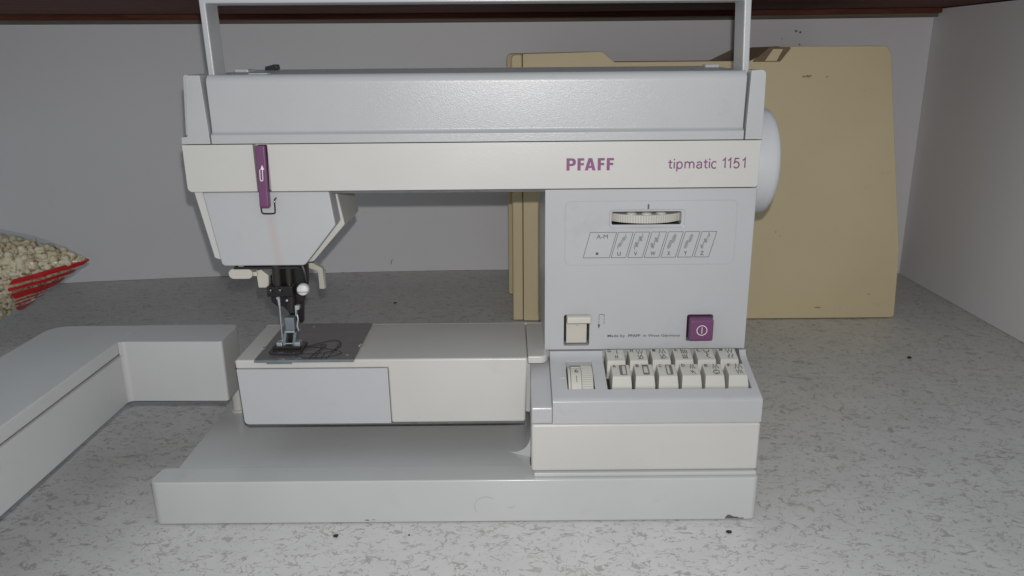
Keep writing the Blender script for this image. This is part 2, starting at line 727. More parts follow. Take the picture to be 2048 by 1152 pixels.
structure(box('tabletop', -1.35, 0.62, -0.36, 0.70, -0.030, 0.0, 'table', None, 0.002),
          'pale laminate cupboard floor with short grey flecks')

bm = bmesh.new()
N = 60
cols = []
for i in range(N + 1):
    x = -1.35 + (0.546 + 1.35) * i / N
    y = bow(x)
    cols.append([bm.verts.new(p) for p in ((x, y, 0.0005), (x, y, 0.362), (x, y + 0.006, 0.362), (x, y + 0.006, 0.0005))])
for a, b in zip(cols, cols[1:]):
    for k in range(4):
        bm.faces.new((a[k], b[k], b[(k + 1) % 4], a[(k + 1) % 4]))
bm.faces.new(cols[0]); bm.faces.new(cols[-1][::-1])
back_wall = structure(from_bm('back_wall', bm, 'wall'), 'white back panel of the cupboard, bowed in the middle')

structure(box('side_wall', 0.5462, 0.564, -0.36, 0.70, 0.0005, 0.352, 'wall'), 'white side panel of the cupboard on the right')
structure(box('upper_shelf', -1.35, 0.564, 0.20, 0.70, 0.3535, 0.3715, 'wood', None, 0.001),
          'dark brown wooden shelf above the sewing machine')


def strip(name, z0, z1, d0, d1, mat):
    bm = bmesh.new()
    cs = []
    for i in range(N + 1):
        x = -1.35 + (0.5455 + 1.35) * i / N
        y = bow(x)
        cs.append([bm.verts.new(p) for p in ((x, y - d1, z0), (x, y - d1, z1), (x, y - d0, z1), (x, y - d0, z0))])
    for a, b in zip(cs, cs[1:]):
        for k in range(4):
            bm.faces.new((a[k], b[k], b[(k + 1) % 4], a[(k + 1) % 4]))
    bm.faces.new(cs[0]); bm.faces.new(cs[-1][::-1])
    return structure(from_bm(name, bm, mat, None, 0.0006, 2))


strip('shelf_cleat', 0.3425, 0.3533, 0.0003, 0.0115, 'cleat')['label'] = 'taupe strip along the top of the back panel under the shelf'
strip('shelf_moulding', 0.3470, 0.3534, 0.0120, 0.020, 'wood')['label'] = 'brown moulding in the angle under the shelf'

# marks on the back panel
bm = bmesh.new()
for x, z, r in ((0.377, 0.3275, 0.0017), (0.3825, 0.3262, 0.0017), (0.383, 0.3105, 0.0012), (0.36, 0.318, 0.0008)):
    y = bow(x) - 0.0003
    bm.faces.new([bm.verts.new((x + r * random.uniform(.7, 1.2) * math.cos(t), y, z + r * random.uniform(.7, 1.1) * math.sin(t)))
                  for t in (6.283 * k / 9 for k in range(9))])
x, z = -0.176, 0.011
y = bow(x) - 0.0003
bm.faces.new([bm.verts.new(p) for p in ((x, y, z), (x + 0.001, y, z), (x + 0.0035, y, z + 0.0085), (x + 0.0024, y, z + 0.0075))])
from_bm('wall_mark', bm, 'wallspot', back_wall, smooth=False)

# ================================================================== sewing machine
machine = thing('sewing_machine', (-0.04, 0.08, 0.0),
                'pale grey and cream sewing machine with purple lettering and raised carrying handle', 'sewing machine')

# ---- base
base = prism('base', rounded([(-0.2412, 0.0), (0.1615, 0.0), (0.1612, 0.020), (-0.2385, 0.020)], [0.006, 0.004, 0.001, 0.004]),
             0.0006, 0.0318, 'z', 'basegrey', machine, 0.0030, 5)
arc = [(0.0118 - 0.016 + 0.016 * math.sin(t), 0.0467 - 0.016 * math.cos(t)) for t in (math.pi / 2 * k / 8 for k in range(9))]
box('base_plate', -0.229, 0.0117, 0.0202, 0.168, 0.0008, 0.0307, 'basegrey', machine, 0.0006, 2)
fil = prism('plate_fillet', [(0.0118, 0.0300)] + arc[::-1] + [(-0.0042, 0.0300)], 0.0370, 0.167, 'y', 'basegrey', machine)
for v in fil.data.vertices:
    if v.co.y < 0.04:
        v.co.y -= (v.co.x + 0.0042) * 0.5 - 0.004
box('base_step', 0.0135, 0.1602, 0.0035, 0.0200, 0.0318, 0.0345, 'basegrey', machine, 0.0006)
# paint worn through to dark metal on the lower edge
fx = xz(0.0, 0.00012)
for pl in ([(0.1405, 0.0016), (0.1412, 0.0032), (0.1424, 0.0046), (0.1440, 0.0044), (0.1452, 0.0036), (0.1468, 0.0030),
                      (0.1490, 0.0029), (0.1500, 0.0021), (0.1530, 0.0023), (0.1532, 0.0014), (0.1465, 0.0016)],
                     [(-0.100, 0.0028), (-0.0972, 0.0032), (-0.0965, 0.0022), (-0.0988, 0.0024)],
                     [(-0.0952, 0.0030), (-0.0925, 0.0032), (-0.0930, 0.0025)]):
    polys('paint_chip', [pl], fx, 'chip', base)
strokes('pencil_mark', [[(-0.0185 + 0.0075 * math.cos(t), 0.0120 + 0.0075 * math.sin(t)) for t in (0.9 + 0.25 * k for k in range(12))],
                        [(-0.004, 0.0110), (-0.001, 0.0112), (0.001, 0.0130)]], 0.00022, fx, 'pencil', base)

# ---- free arm
ARM_Z0, ARM_Z1 = 0.0572, 0.1042
arm = prism('free_arm', [(-0.1868, ARM_Z1), (0.0100, ARM_Z1), (0.0084, ARM_Z0), (-0.1850, ARM_Z0)], 0.0335, 0.1065, 'y', 'cream', machine, 0.0016, 4)
cut(arm, [lambda b: prism_bm(b, [(-0.1900, 0.0979), (-0.0841, 0.0979), (-0.0835, 0.05), (-0.19, 0.05)], 0.020, 0.0365, 'y')])
prism('free_arm_cover', rounded([(-0.1861, 0.0977), (-0.0843, 0.0977), (-0.0838, ARM_Z0 - .0002), (-0.1845, ARM_Z0 - .0002)], [0.0005, 0.0005, 0.0005, 0.003]),
      0.0334, 0.0364, 'y', 'armgrey', machine, 0.0003, 2)
box('arm_underside_shade', -0.1825, 0.0080, 0.0345, 0.1050, 0.0555, 0.0571, 'seam_shade', machine, 0.0004)  # dark inset slab painting the shade line below the arm
prism('arm_root', rounded([(0.0102, 0.0372), (0.0235, 0.0372), (0.0235, 0.1065), (0.0102, 0.1065)], [0.0, 0.0048, 0, 0]), 0.0985, 0.1039, 'z', 'cream', machine, 0.0010, 3)
box('arm_root_support', 0.0088, 0.0225, 0.0480, 0.1060, 0.0575, 0.0984, 'basegrey', machine, 0.001)
prism('arm_tail', [(-0.1868, ARM_Z1 - .0004), (0.0235, ARM_Z1 - .0004), (0.0235, ARM_Z0), (-0.185, ARM_Z0)], 0.1066, 0.1080, 'y', 'cream', machine, 0.0006, 2)

# ---- needle plate
plate = prism('needle_plate', [(-0.1722, 0.0300), (-0.1058, 0.0300), (-0.1058, 0.1040), (-0.1722, 0.1040)], ARM_Z1 + 0.0001, ARM_Z1 + 0.0016, 'z', 'plate', machine, 0.0004, 2)
PT = ARM_Z1 + 0.0016
cut(plate, [lambda b: box_bm(b, -0.1062, -0.1040, 0.052, 0.059, 0.09, 0.12),
            lambda b: box_bm(b, -0.1740, -0.1716, 0.049, 0.054, 0.09, 0.12),
            lambda b: prism_bm(b, [(-0.1480 + 0.0021 * math.cos(t), 0.096 + 0.0016 * math.sin(t)) for t in (6.283 * k / 16 for k in range(16))], 0.1046, 0.12, 'z'),
            lambda b: prism_bm(b, [(-0.1116 + 0.0016 * math.cos(t), 0.0375 + 0.0016 * math.sin(t)) for t in (6.283 * k / 16 for k in range(16))], 0.1046, 0.12, 'z'),
            lambda b: box_bm(b, -0.1640, -0.1550, 0.044, 0.060, 0.1046, 0.12)])
box('plate_lip', -0.165, -0.148, 0.0322, 0.0334, 0.1018, 0.1041, 'greysteel', plate, 0.0002)
box('plate_edge_highlight', -0.1722, -0.1058, 0.0292, 0.02995, 0.1041, 0.1057, 'greysteel', plate, 0.0003, 2)  # bluish strip painting the highlight along the plate's front edge
bm = bmesh.new()
for k in range(4):
    x = -0.1628 + 0.0022 * k
    for j in range(7):
        y = 0.0455 + 0.002 * j
        prism_bm(bm, [(y, 0.1048), (y + 0.0014, 0.1048), (y + 0.0012, 0.1058)], x, x + 0.0012, 'x')
from_bm('feed_dog', bm, 'steel', plate, smooth=False)
for x, y in ((-0.1728, 0.0515), (-0.1060, 0.0555)):
    tube('plate_clip', smooth_path([(x - 0.0012, y - 0.002, 0.1052), (x, y, 0.1066), (x + 0.001, y + 0.002, 0.1058), (x + 0.0008, y + 0.003, 0.105)], 4),
         0.0005, 'steel', plate, 8)

# ---- column
column = box('column', 0.0222, 0.1603, 0.0502, 0.150, 0.1036, 0.2149, 'grey', machine, 0.0016, 4)
cut(column, [lambda b: prism_bm(b, rrect(0.0646, 0.1142, 0.1890, 0.2011, 0.0022), 0.03, 0.0510, 'y'),
             lambda b: prism_bm(b, rrect(0.0662, 0.1121, 0.1911, 0.1997, 0.0010), 0.03, 0.0640, 'y'),
             lambda b: prism_bm(b, rrect(0.0354, 0.0529, 0.1062, 0.1288, 0.0016), 0.03, 0.0610, 'y'),
             lambda b: prism_bm(b, rrect(0.1196, 0.1373, 0.1091, 0.1282, 0.0014), 0.03, 0.0600, 'y')])
column.modifiers['bevel'].width = 0.0009
column.modifiers['bevel'].segments = 3
FC = xz(0.0502)
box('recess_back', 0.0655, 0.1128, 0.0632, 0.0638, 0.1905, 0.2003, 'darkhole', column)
box('recess_floor_shade', 0.0664, 0.1119, 0.0512, 0.0631, 0.19118, 0.19128, 'darkhole', column)  # thin black liner painting the shade in the slot below the wheel
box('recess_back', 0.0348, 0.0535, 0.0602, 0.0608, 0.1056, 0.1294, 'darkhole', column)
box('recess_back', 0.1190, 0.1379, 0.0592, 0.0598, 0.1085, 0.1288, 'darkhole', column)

# embossed outline round the stitch chart
pts = rrect(0.0354, 0.1483, 0.1640, 0.2071, 0.0042, 6)
bm = bmesh.new()
tube_bm(bm, [(p[0], 0.0502, p[1]) for p in pts] + [(pts[0][0], 0.0502, pts[0][1])], 0.00026, 6, False)
from_bm('panel_outline', bm, 'grey', column)
strokes('pointer_mark', [[(0.0899, 0.2048), (0.0899, 0.2016)]], 0.0011, FC, 'print', column)


# stitch selector thumbwheel (upright axis, ribbed rim)
def gear_bm(bm, n, r0, r1, h0, h1, put):
    prof = []
    for k in range(n):
        t = 2 * math.pi * k / n
        dt = 2 * math.pi / n
        prof += [(r1, t), (r1, t + dt * 0.62), (r0, t + dt * 0.72), (r0, t + dt * 0.90)]
    lo = [bm.verts.new(put(r * math.cos(t), r * math.sin(t), h0)) for r, t in prof]
    hi = [bm.verts.new(put(r * math.cos(t), r * math.sin(t), h1)) for r, t in prof]
    m = len(prof)
    bm.faces.new(lo); bm.faces.new(hi[::-1])
    for i in range(m):
        bm.faces.new((lo[i], lo[(i + 1) % m], hi[(i + 1) % m], hi[i]))


bm = bmesh.new()
gear_bm(bm, 118, 0.0312, 0.0318, 0.1926, 0.1979, lambda a, b, h: (0.0893 + a, 0.0786 + b, h))
sel = from_bm('stitch_selector_wheel', bm, 'key', machine, smooth=False)
for k in range(-1, 2):
    x = 0.0893 + 0.0098 * k
    y = 0.0525 + 0.0012 * abs(k)
    lathe('selector_bump', [(0, 0.0036), (0.0006, 0.0034), (0.0011, 0.0024), (0.0013, 0.0)], (x, y, 0.1979), 'z', 'key', sel, 20)

# printed chart of stretch stitches below the wheel
lines = []
sk = (0.0044) / 0.0172
x0s = [(0.0477, 0.0652)] + [(0.0664 + 0.01107 * k, 0.0664 + 0.01107 * k + 0.0097) for k in range(6)]
for a, b in x0s:
    lines.append([(a, 0.1689), (b, 0.1689), (b + 0.0044, 0.1862), (a + 0.0044, 0.1862), (a, 0.1689)])
strokes('stitch_chart', lines, 0.00032, FC, 'print', column)
pat = []
rnd = random.Random(5)
shapes = {0: lambda t: (0.55 * math.sin(t * 6.283 * 2) * 0.5, 0.35), 1: lambda t: (0.8 * math.sin(t * 12.566) * 0.7, 0.55),
          2: lambda t: (0.6 * math.sin(t * 12.566 + 1.2), 0.55), 3: lambda t: (0.0, 0.25 + 0.65 * abs(math.sin(t * 6.283))),
          4: lambda t: (0.0, 0.12 + 0.7 * abs(math.sin(t * 6.283))), 5: lambda t: (0.55 * math.sin(t * 12.566 + 2.6), 0.4)}
for k in range(6):
    xa = 0.0664 + 0.01107 * k
    nl = 11
    for i in range(nl):
        t = i / (nl - 1)
        cz = 0.1757 + 0.0080 * t
        cx = xa + 0.0042 + 0.0052 * t
        off, hl = shapes[k](t)
        cz += off * 0.0019
        hh = 0.0005 + hl * 0.0017
        pat.append([(cx - 0.0003, cz + hh * 1.15), (cx + 0.0003, cz - hh * 1.15)])
strokes('stitch_patterns', pat, 0.00027, FC, 'print', column)
items = [('A-M', 0.0563, 0.0638, 0.1820, 0.1847, 0.0)]
for k, ch in enumerate('UVWXYZ'):
    x = 0.0704 + 0.01107 * k
    w = 0.0023 if ch != 'W' else 0.0033
    items.append((ch, x, x + w, 0.1702, 0.1729, 0.015))
lettering('chart_lettering', items, FC, 'print', column)
polys('chart_dot', [[(0.0569 + 0.00095 * math.cos(t), 0.1717 + 0.00095 * math.sin(t)) for t in (6.283 * k / 16 for k in range(16))]], FC, 'print', column)

# reverse lever in its window
lev = prism('reverse_lever', rounded([(0.0420, 0.1252), (0.0425, 0.1296), (0.0450, 0.1302), (0.0560, 0.1280), (0.0560, 0.1225)], [0.001, 0.0012, 0.001, 0, 0]),
            0.0370, 0.0532, 'x', 'ivory', machine, 0.0008, 3)
box('lever_plate', 0.0372, 0.0514, 0.0535, 0.0560, 0.1072, 0.1240, 'ivory', lev, 0.0004)
strokes('lever_dent', [[(0.0437, 0.1206), (0.0444, 0.1201), (0.0452, 0.1201), (0.0458, 0.1206)]], 0.00022, xz(0.0535), 'softprint', lev)
dash = [[(0.0593, 0.1284), (0.0596, 0.1288), (0.0600, 0.1290), (0.0620, 0.1290), (0.0625, 0.1288), (0.0628, 0.1284), (0.0628, 0.1268)]]
for z in (0.1262, 0.1241):
    dash.append([(0.0593, z), (0.0593, z - 0.0016)])
for z in (0.1261, 0.1240, ):
    dash.append([(0.0628, z), (0.0628, z - 0.0016)])
dash.append([(0.0593, 0.1280), (0.0593, 0.1266)])
strokes('reverse_symbol', dash, 0.00036, FC, 'print', column)
polys('reverse_arrowhead', [[(0.0583, 0.1219), (0.0603, 0.1219), (0.0593, 0.1187)]], FC, 'print', column)
lettering('origin_lettering', [('Made by', 0.0654, 0.0775, 0.11195, 0.1144, 0.010), ('PFAFF', 0.0797, 0.0880, 0.1124, 0.1144, 0.022),
                               ('in West Germany', 0.0899, 0.1155, 0.1119, 0.1144, 0.010)], FC, 'print', column)

# power button
pb = prism('power_button', rounded([(0.0428, 0.1118), (0.0428, 0.1268), (0.0590, 0.1276), (0.0590, 0.1098)], [0.0015, 0.0018, 0, 0]), 0.1206, 0.1362, 'x', 'purple', machine, 0.0011, 3)
FB = xz(0.0428)
ccx, ccz, cr = 0.1283, 0.1194, 0.0034
strokes('power_symbol', [[(ccx + cr * math.cos(t), ccz + cr * math.sin(t)) for t in (6.28319 * k / 40 for k in range(41))],
                         [(ccx, ccz - 0.0022), (ccx, ccz + 0.0022)]], 0.00042, FB, 'whiteprint', pb)

# ---- console with the stitch keys
SL = 0.33
TY, TZ = 1 / math.hypot(1, SL), SL / math.hypot(1, SL)


def con(x, s, h):
    return Vector((x, 0.010 + s * TY - h * TZ, 0.0865 + s * TZ + h * TY))


def con_box(b, x0, x1, s0, s1, h0, h1):
    vs = [b.verts.new(con(x, s, h)) for x, s, h in ((x0, s0, h0), (x1, s0, h0), (x1, s1, h0), (x0, s1, h0),
                                                    (x0, s0, h1), (x1, s0, h1), (x1, s1, h1), (x0, s1, h1))]
    for f in ((0, 1, 2, 3), (7, 6, 5, 4), (0, 4, 5, 1), (1, 5, 6, 2), (2, 6, 7, 3), (3, 7, 4, 0)):
        b.faces.new([vs[i] for i in f])


cprof = [(0.0060, 0.0690), (0.0060, 0.0835), (0.0066, 0.0848), (0.0080, 0.0858), (0.0100, 0.0865), (0.0430, 0.0974),
         (0.0465, 0.0990), (0.0485, 0.1008), (0.0495, 0.1026), (0.0600, 0.1028), (0.0600, 0.0690)]
console = prism('console', cprof, 0.0256, 0.1612, 'x', 'grey', machine, 0.0010, 3)
cut(console, [lambda b: con_box(b, 0.0622, 0.1566, 0.0066, 0.0520, -0.0075, 0.02),
              lambda b: con_box(b, 0.0360, 0.0540, 0.0070, 0.0350, -0.012, 0.02)])
console.modifiers['bevel'].width = 0.0009
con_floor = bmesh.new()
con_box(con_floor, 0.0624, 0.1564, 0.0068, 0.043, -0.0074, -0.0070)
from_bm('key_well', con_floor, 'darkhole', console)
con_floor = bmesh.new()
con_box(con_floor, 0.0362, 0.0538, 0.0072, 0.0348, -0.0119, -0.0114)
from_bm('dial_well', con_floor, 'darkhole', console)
lprof = [(0.0066, 0.0690), (0.0066, 0.0790), (0.0075, 0.0803), (0.0100, 0.0810), (0.0430, 0.0922), (0.0480, 0.0948), (0.0600, 0.0950), (0.0600, 0.0690)]
prism('console_ledge', lprof, 0.0120, 0.02555, 'x', 'grey', machine, 0.0008, 3)
box('console_band', 0.0118, 0.1612, 0.0056, 0.0600, 0.0346, 0.0687, 'cream', machine, 0.0018, 4)
box('rear_housing', 0.0226, 0.1598, 0.0602, 0.1500, 0.0312, 0.1030, 'grey', machine, 0.001)

key_bm = bmesh.new()
kp = [(0.0, -0.006), (0.0, 0.0), (0.0008, 0.0016), (0.0043, 0.0061), (0.0050, 0.0067), (0.0168, 0.0062), (0.0172, -0.006)]
rows = []
for s_, h_ in kp:
    w = 0.0134 - 0.0013 * max(0, min(1, h_ / 0.0066))
    rows.append((key_bm.verts.new((-w / 2, s_, h_)), key_bm.verts.new((w / 2, s_, h_))))
key_bm.faces.new([r[0] for r in rows]); key_bm.faces.new([r[1] for r in rows][::-1])
for i in range(len(rows)):
    a, b = rows[i], rows[(i + 1) % len(rows)]
    key_bm.faces.new((a[0], b[0], b[1], a[1]))
bmesh.ops.recalc_face_normals(key_bm, faces=key_bm.faces)
key_me = bpy.data.meshes.new('stitch_key')
key_bm.to_mesh(key_me); key_bm.free()
key_me.materials.append(M['key'])
key_me.polygons.foreach_set('use_smooth', [True] * len(key_me.polygons))

zig = lambda x0, x1, y0, y1, n: [(x0 + (x1 - x0) * i / n, y1 if i % 2 else y0) for i in range(n + 1)]
mm = 0.001


def key_art(k):
    """(strokes, filled patches) in mm on a 12 x 12 key top, x -6..6, y 4.6..16.8"""
    if k == 'A': return [[(0.2, 6), (3.4, 6), (3.4, 15.2), (0.2, 15.2), (0.2, 6)]], [[(-0.9, 5.8), (0.9, 5.8), (0.9, 15.4), (-0.9, 15.4)]]
    if k == 'B': return [[(-0.6, 6), (2.8, 6), (2.8, 15.2), (-0.6, 15.2), (-0.6, 6)]], [[(-0.8, 5.6), (3.0, 5.6), (3.0, 7.4), (-0.8, 7.4)], [(-0.8, 13.8), (3, 13.8), (3, 15.6), (-0.8, 15.6)]]
    if k == 'C': return [[(-0.4, 6), (2.4, 6), (2.4, 15.2), (-0.4, 15.2), (-0.4, 6)]], [[(1.8, 5.8), (3.6, 5.8), (3.6, 15.4), (1.8, 15.4)]]
    if k == 'D': return [[(0.2 + p[0], p[1]) for p in zig(0, 3.2, 11.2, 15.4, 4)], [(0.0, 9.6), (0.8, 7.2), (1.4, 9.0), (2.2, 7.0), (3.0, 6.0)]], []
    if k == 'E': return [zig(0.0, 3.8, 11.2, 15.6, 4), [(1.6 + 1.9 * math.cos(t), 8.0 + 2.0 * math.sin(t)) for t in (6.28319 * i / 18 for i in range(19))],
                         [(0.9, 8.9), (1.5, 9.3), (2.2, 8.9)], [(0.9, 7.1), (1.5, 6.7), (2.2, 7.1)]], []
    if k == 'F': return [zig(-0.6, 4.0, 10.8, 15.6, 4), [(-0.4, 9.8), (0.2, 6.2), (1.4, 9.8), (2.0, 6.2), (2.8, 9.8), (3.4, 6.2)]], []
    if k == 'G': return [[(1.2, 15.4), (1.2, 11.4)], [(-0.2, 9.8), (-0.2, 6.6)], [(1.0, 9.8), (1.0, 6.6)]], []
    if k == 'H': return [zig(-0.6, 3.6, 15.2, 11.0, 4), zig(-0.4, 3.2, 9.8, 6.8, 3), [(-0.2, 6.0), (3.0, 6.0)]], []
    if k == 'I': return [zig(-0.8, 3.6, 11.0, 15.4, 4), zig(-0.8, 3.4, 9.8, 6.4, 3), [(-0.6, 6.0), (3, 6.0)]], []
    if k == 'K': return [[(x, 15.4 - 0.3 * x), (x + 0.2, 10.8)] for x in (-0.8, 0.4, 1.6, 2.8)] + [[(x, 9.8), (x, 6.4)] for x in (-0.4, 0.9, 2.2)] + [[(-0.9, 6.1), (2.7, 6.1)]], []
    if k == 'L': return [[(-0.6, 15), (0.2, 12.4), (1.0, 12.4), (1.2, 9.4), (0.4, 8.2), (1.4, 7.0), (2.8, 6.4)], [(1.0, 12.4), (2.6, 12.8), (3.2, 15)], [(1.2, 9.4), (2.2, 10.2)]], []
    if k == 'M': return [zig(-0.8, 3.8, 15.4, 11.2, 4), [(0.2 + 0.7 * math.sin(t), 10 - t * 0.62) for t in (0.4 * i for i in range(17))],
                         [(2.6 + 0.7 * math.sin(t), 10 - t * 0.62) for t in (0.4 * i for i in range(17))]], []


slope = math.atan(SL)
for row, chars in enumerate(('ABCDEF', 'GHIKLM')):
    for i, ch in enumerate(chars):
        xk = 0.0717 + 0.01530 * i - (0.0015 if row else 0.0)
        s0 = 0.0074 if row == 0 else 0.0248
        hk = 0.0 if row == 0 else -0.0012
        o = bpy.data.objects.new('stitch_key', key_me)
        COL.objects.link(o)
        o.parent = machine
        o.matrix_parent_inverse = Matrix.Translation(-machine.location)
        o.matrix_basis = Matrix.Translation(con(xk, s0, hk + random.uniform(-0.0002, 0.0002))) @ Matrix.Rotation(slope, 4, 'X')
        b = o.modifiers.new('bevel', 'BEVEL'); b.width = 0.0005; b.segments = 2; b.limit_method = 'ANGLE'; b.angle_limit = R(50)
        w = o.modifiers.new('wn', 'WEIGHTED_NORMAL'); w.weight = 100
        kf = lambda a, bb, h=0: Vector((a, bb, 0.00682 + h))
        kf2 = lambda a, bb, h=0: Vector((a, bb, 0.00690 + h))
        ln, fl_ = key_art(ch)
        strokes('stitch_symbol', [[(p[0] * mm, p[1] * mm) for p in l] for l in ln], 0.00075, kf2, 'softprint', o)
        if fl_:
            polys('symbol_fill', [[(p[0] * mm, p[1] * mm) for p in l] for l in fl_], kf, 'softprint', o)
        else:
            polys('symbol_patch', [[(-0.0012, 0.0054), (0.0046, 0.0054), (0.0046, 0.0158), (-0.0012, 0.0158)]], kf, 'palepatch', o)
        lettering('key_letter', [(ch, -0.0051, -0.0029, 0.0132, 0.0160, 0.03)], kf2, 'print', o)

# stitch length thumbwheel
DC_S, DC_H, DR = 0.0208, -0.0125, 0.0158


def dial_pt(x):
    return lambda a, b, h: con(h, DC_S + a, DC_H + b)


bm = bmesh.new()
gear_bm(bm, 62, 0.0152, DR, 0.0458, 0.0532, dial_pt(0))
dial = from_bm('length_dial', bm, 'key', machine, smooth=False)
bm = bmesh.new()
n = 72
for x0, x1, r in ((0.0368, 0.0384, DR - 0.0003), (0.0386, 0.0456, DR)):
    lo = [bm.verts.new(con(x0, DC_S + r * math.cos(2 * math.pi * k / n), DC_H + r * math.sin(2 * math.pi * k / n))) for k in range(n)]
    hi = [bm.verts.new(con(x1, DC_S + r * math.cos(2 * math.pi * k / n), DC_H + r * math.sin(2 * math.pi * k / n))) for k in range(n)]
    bm.faces.new(lo); bm.faces.new(hi[::-1])
    for k in range(n):
        bm.faces.new((lo[k], lo[(k + 1) % n], hi[(k + 1) % n], hi[k]))
from_bm('scale_ring', bm, 'key', dial, 0.0002, 1)


def on_dial(a, b, h=0.0):
    """a = x, b = arc length backwards from the top of the wheel"""
    t = math.pi / 2 - b / DR
    r = DR + 0.00016 + h
    return con(a, DC_S + r * math.cos(t), DC_H + r * math.sin(t))


lettering('dial_digit', [('6', 0.0412, 0.0437, -0.0012, 0.0022, 0.012)], on_dial, 'print', dial)
strokes('dial_mark', [[(0.0424, -0.0085), (0.0424, -0.0060), (0.0424, -0.0040)]], 0.0004, on_dial, 'print', dial)
polys('dial_block', [[(0.0392, 0.0064), (0.0453, 0.0064), (0.0453, 0.0083), (0.0453, 0.0100), (0.0392, 0.0100), (0.0392, 0.0083)]], on_dial, 'softprint', dial)
polys('dial_stripe', [[(0.0394, 0.0040), (0.0452, 0.0040), (0.0452, 0.0062), (0.0394, 0.0062)]], on_dial, 'whiteprint', dial)
strokes('dial_pointer', [[(0.0325, 0.0), (0.0352, 0.0)]], 0.0006, lambda a, b, h=0: con(a, 0.0178 + b, 0.00016 + h), 'whiteprint', console)

# ---- arm with the cream band
band = prism('arm_band', rounded([(-0.2102, 0.2154), (0.1602, 0.2156), (0.1604, 0.2457), (-0.2104, 0.2457)], [0.003, 0.0018, 0.0004, 0.0004]),
             0.0495, 0.1500, 'y', 'cream', machine, 0.0009, 3)
cut(band, [lambda b: prism_bm(b, [(-0.1652, 0.25), (-0.1560, 0.25), (-0.1560, 0.21), (-0.1648, 0.21)], 0.03, 0.0560, 'y')])
FBAND = xz(0.0495)
def px(x, y):
    """lettering drawn on a grid 4.452 units to the photo pixel; baseline at z 0.2281"""
    return 0.0358 + (x - 145) * 7.235e-05, 0.2273 + y * 7.05e-05


G = lambda x, y: px(x, y)
glyphs = [[(145, 0), (145, 112), (195, 112), (214, 107), (226, 95), (229, 77), (226, 59), (214, 46), (195, 41), (173, 41), (173, 0)],
          [(243, 0), (243, 112), (303, 112), (303, 90), (271, 90), (271, 68), (300, 68), (300, 47), (271, 47), (271, 0)],
          [(308, 0), (340, 112), (374, 112), (405, 0), (376, 0), (370, 22), (343, 22), (337, 0)],
          [(423, 0), (423, 112), (485, 112), (485, 90), (451, 90), (451, 68), (481, 68), (481, 47), (451, 47), (451, 0)],
          [(503, 0), (503, 112), (567, 112), (567, 90), (531, 90), (531, 68), (562, 68), (562, 47), (531, 47), (531, 0)]]
holes = [[(173, 63), (193, 63), (200, 70), (201, 77), (199, 85), (192, 90), (173, 90)], [(349, 43), (364, 43), (357, 78)]]
brand = polys('brand_lettering', [[G(*p) for p in g] for g in glyphs], FBAND, 'purpleprint', band)
polys('letter_counter', [[G(*p) for p in g] for g in holes], lambda a, b, h=0: Vector((a, 0.0495 - 0.00022, b)), 'cream', brand)


def ell(cx, cy, rx, ry, a0, a1, n=18):
    return [(cx + rx * math.cos(R(a0 + (a1 - a0) * k / n)), cy + ry * math.sin(R(a0 + (a1 - a0) * k / n))) for k in range(n + 1)]


script = []
for dx in (0, 317):
    script += [[(1061 + dx, 78), (1061 + dx, 14), (1064 + dx, 6), (1071 + dx, 3), (1081 + dx, 5)], [(1045 + dx, 56), (1081 + dx, 56)]]
for x in (1099, 1414):
    script += [[(x, 0), (x, 60)], [(x, 74), (x, 87)]]
script += [[(1124, -28), (1124, 60)], ell(1147, 29, 23, 30, 0, 360),
           [(1196, 0), (1196, 60)], [(1196, 36)] + ell(1216, 38, 20, 20, 165, 0, 8) + [(1236, 0)], [(1236, 36)] + ell(1256, 38, 19, 20, 165, 0, 8) + [(1275, 0)],
           [(1343, 0), (1343, 38)] + ell(1323, 40, 20, 18, 0, 165, 9), ell(1322, 17, 21, 16, 60, 330, 14) + [(1342, 26)],
           ell(1458, 29, 24, 30, 48, 312, 18)]
for x in (1555, 1604, 1733):
    script += [[(x - 24, 68), (x - 12, 74), (x - 1, 88), (x, 0)]]
script += [[(1679, 86), (1643, 86), (1637, 46)] + ell(1656, 28, 24, 28, 120, -150, 14)]
strokes('model_lettering', [[(0.1014 + (p[0] - 1045) * 7.19e-05, 0.2281 + p[1] * 7.1e-05) for p in l] for l in script], 0.00085, FBAND, 'purpleprint', band)
box('seam_core', -0.1890, 0.1575, 0.0575, 0.1480, 0.2125, 0.2850, 'seam_shade', machine)

# ---- take-up lever
tl = prism('take_up_lever', rounded([(0.0470, 0.2452), (0.0462, 0.2160), (0.0455, 0.2062), (0.0475, 0.2046), (0.0510, 0.2052), (0.0515, 0.2150), (0.0540, 0.2452)], [0, 0.004, 0.0015, 0.0015, 0, 0, 0]),
           -0.1630, -0.1568, 'x', 'purple', machine, 0.0010, 3)
for v in tl.data.vertices:
    v.co.x += (0.2452 - v.co.z) * -0.012
FT = lambda a, b, h=0: Vector((a, 0.0470 - 0.0008 * (0.2452 - b) / 0.0292 - 0.00018 - h, b))
strokes('lever_symbol', [[(-0.1611, 0.2300), (-0.1613, 0.2236), (-0.1610, 0.2229), (-0.1600, 0.2229), (-0.1596, 0.2236), (-0.1594, 0.2300)]], 0.0005, FT, 'whiteprint', tl)
polys('lever_arrowhead', [[(-0.1606, 0.2300), (-0.1582, 0.2300), (-0.1594, 0.2330)]], FT, 'whiteprint', tl)
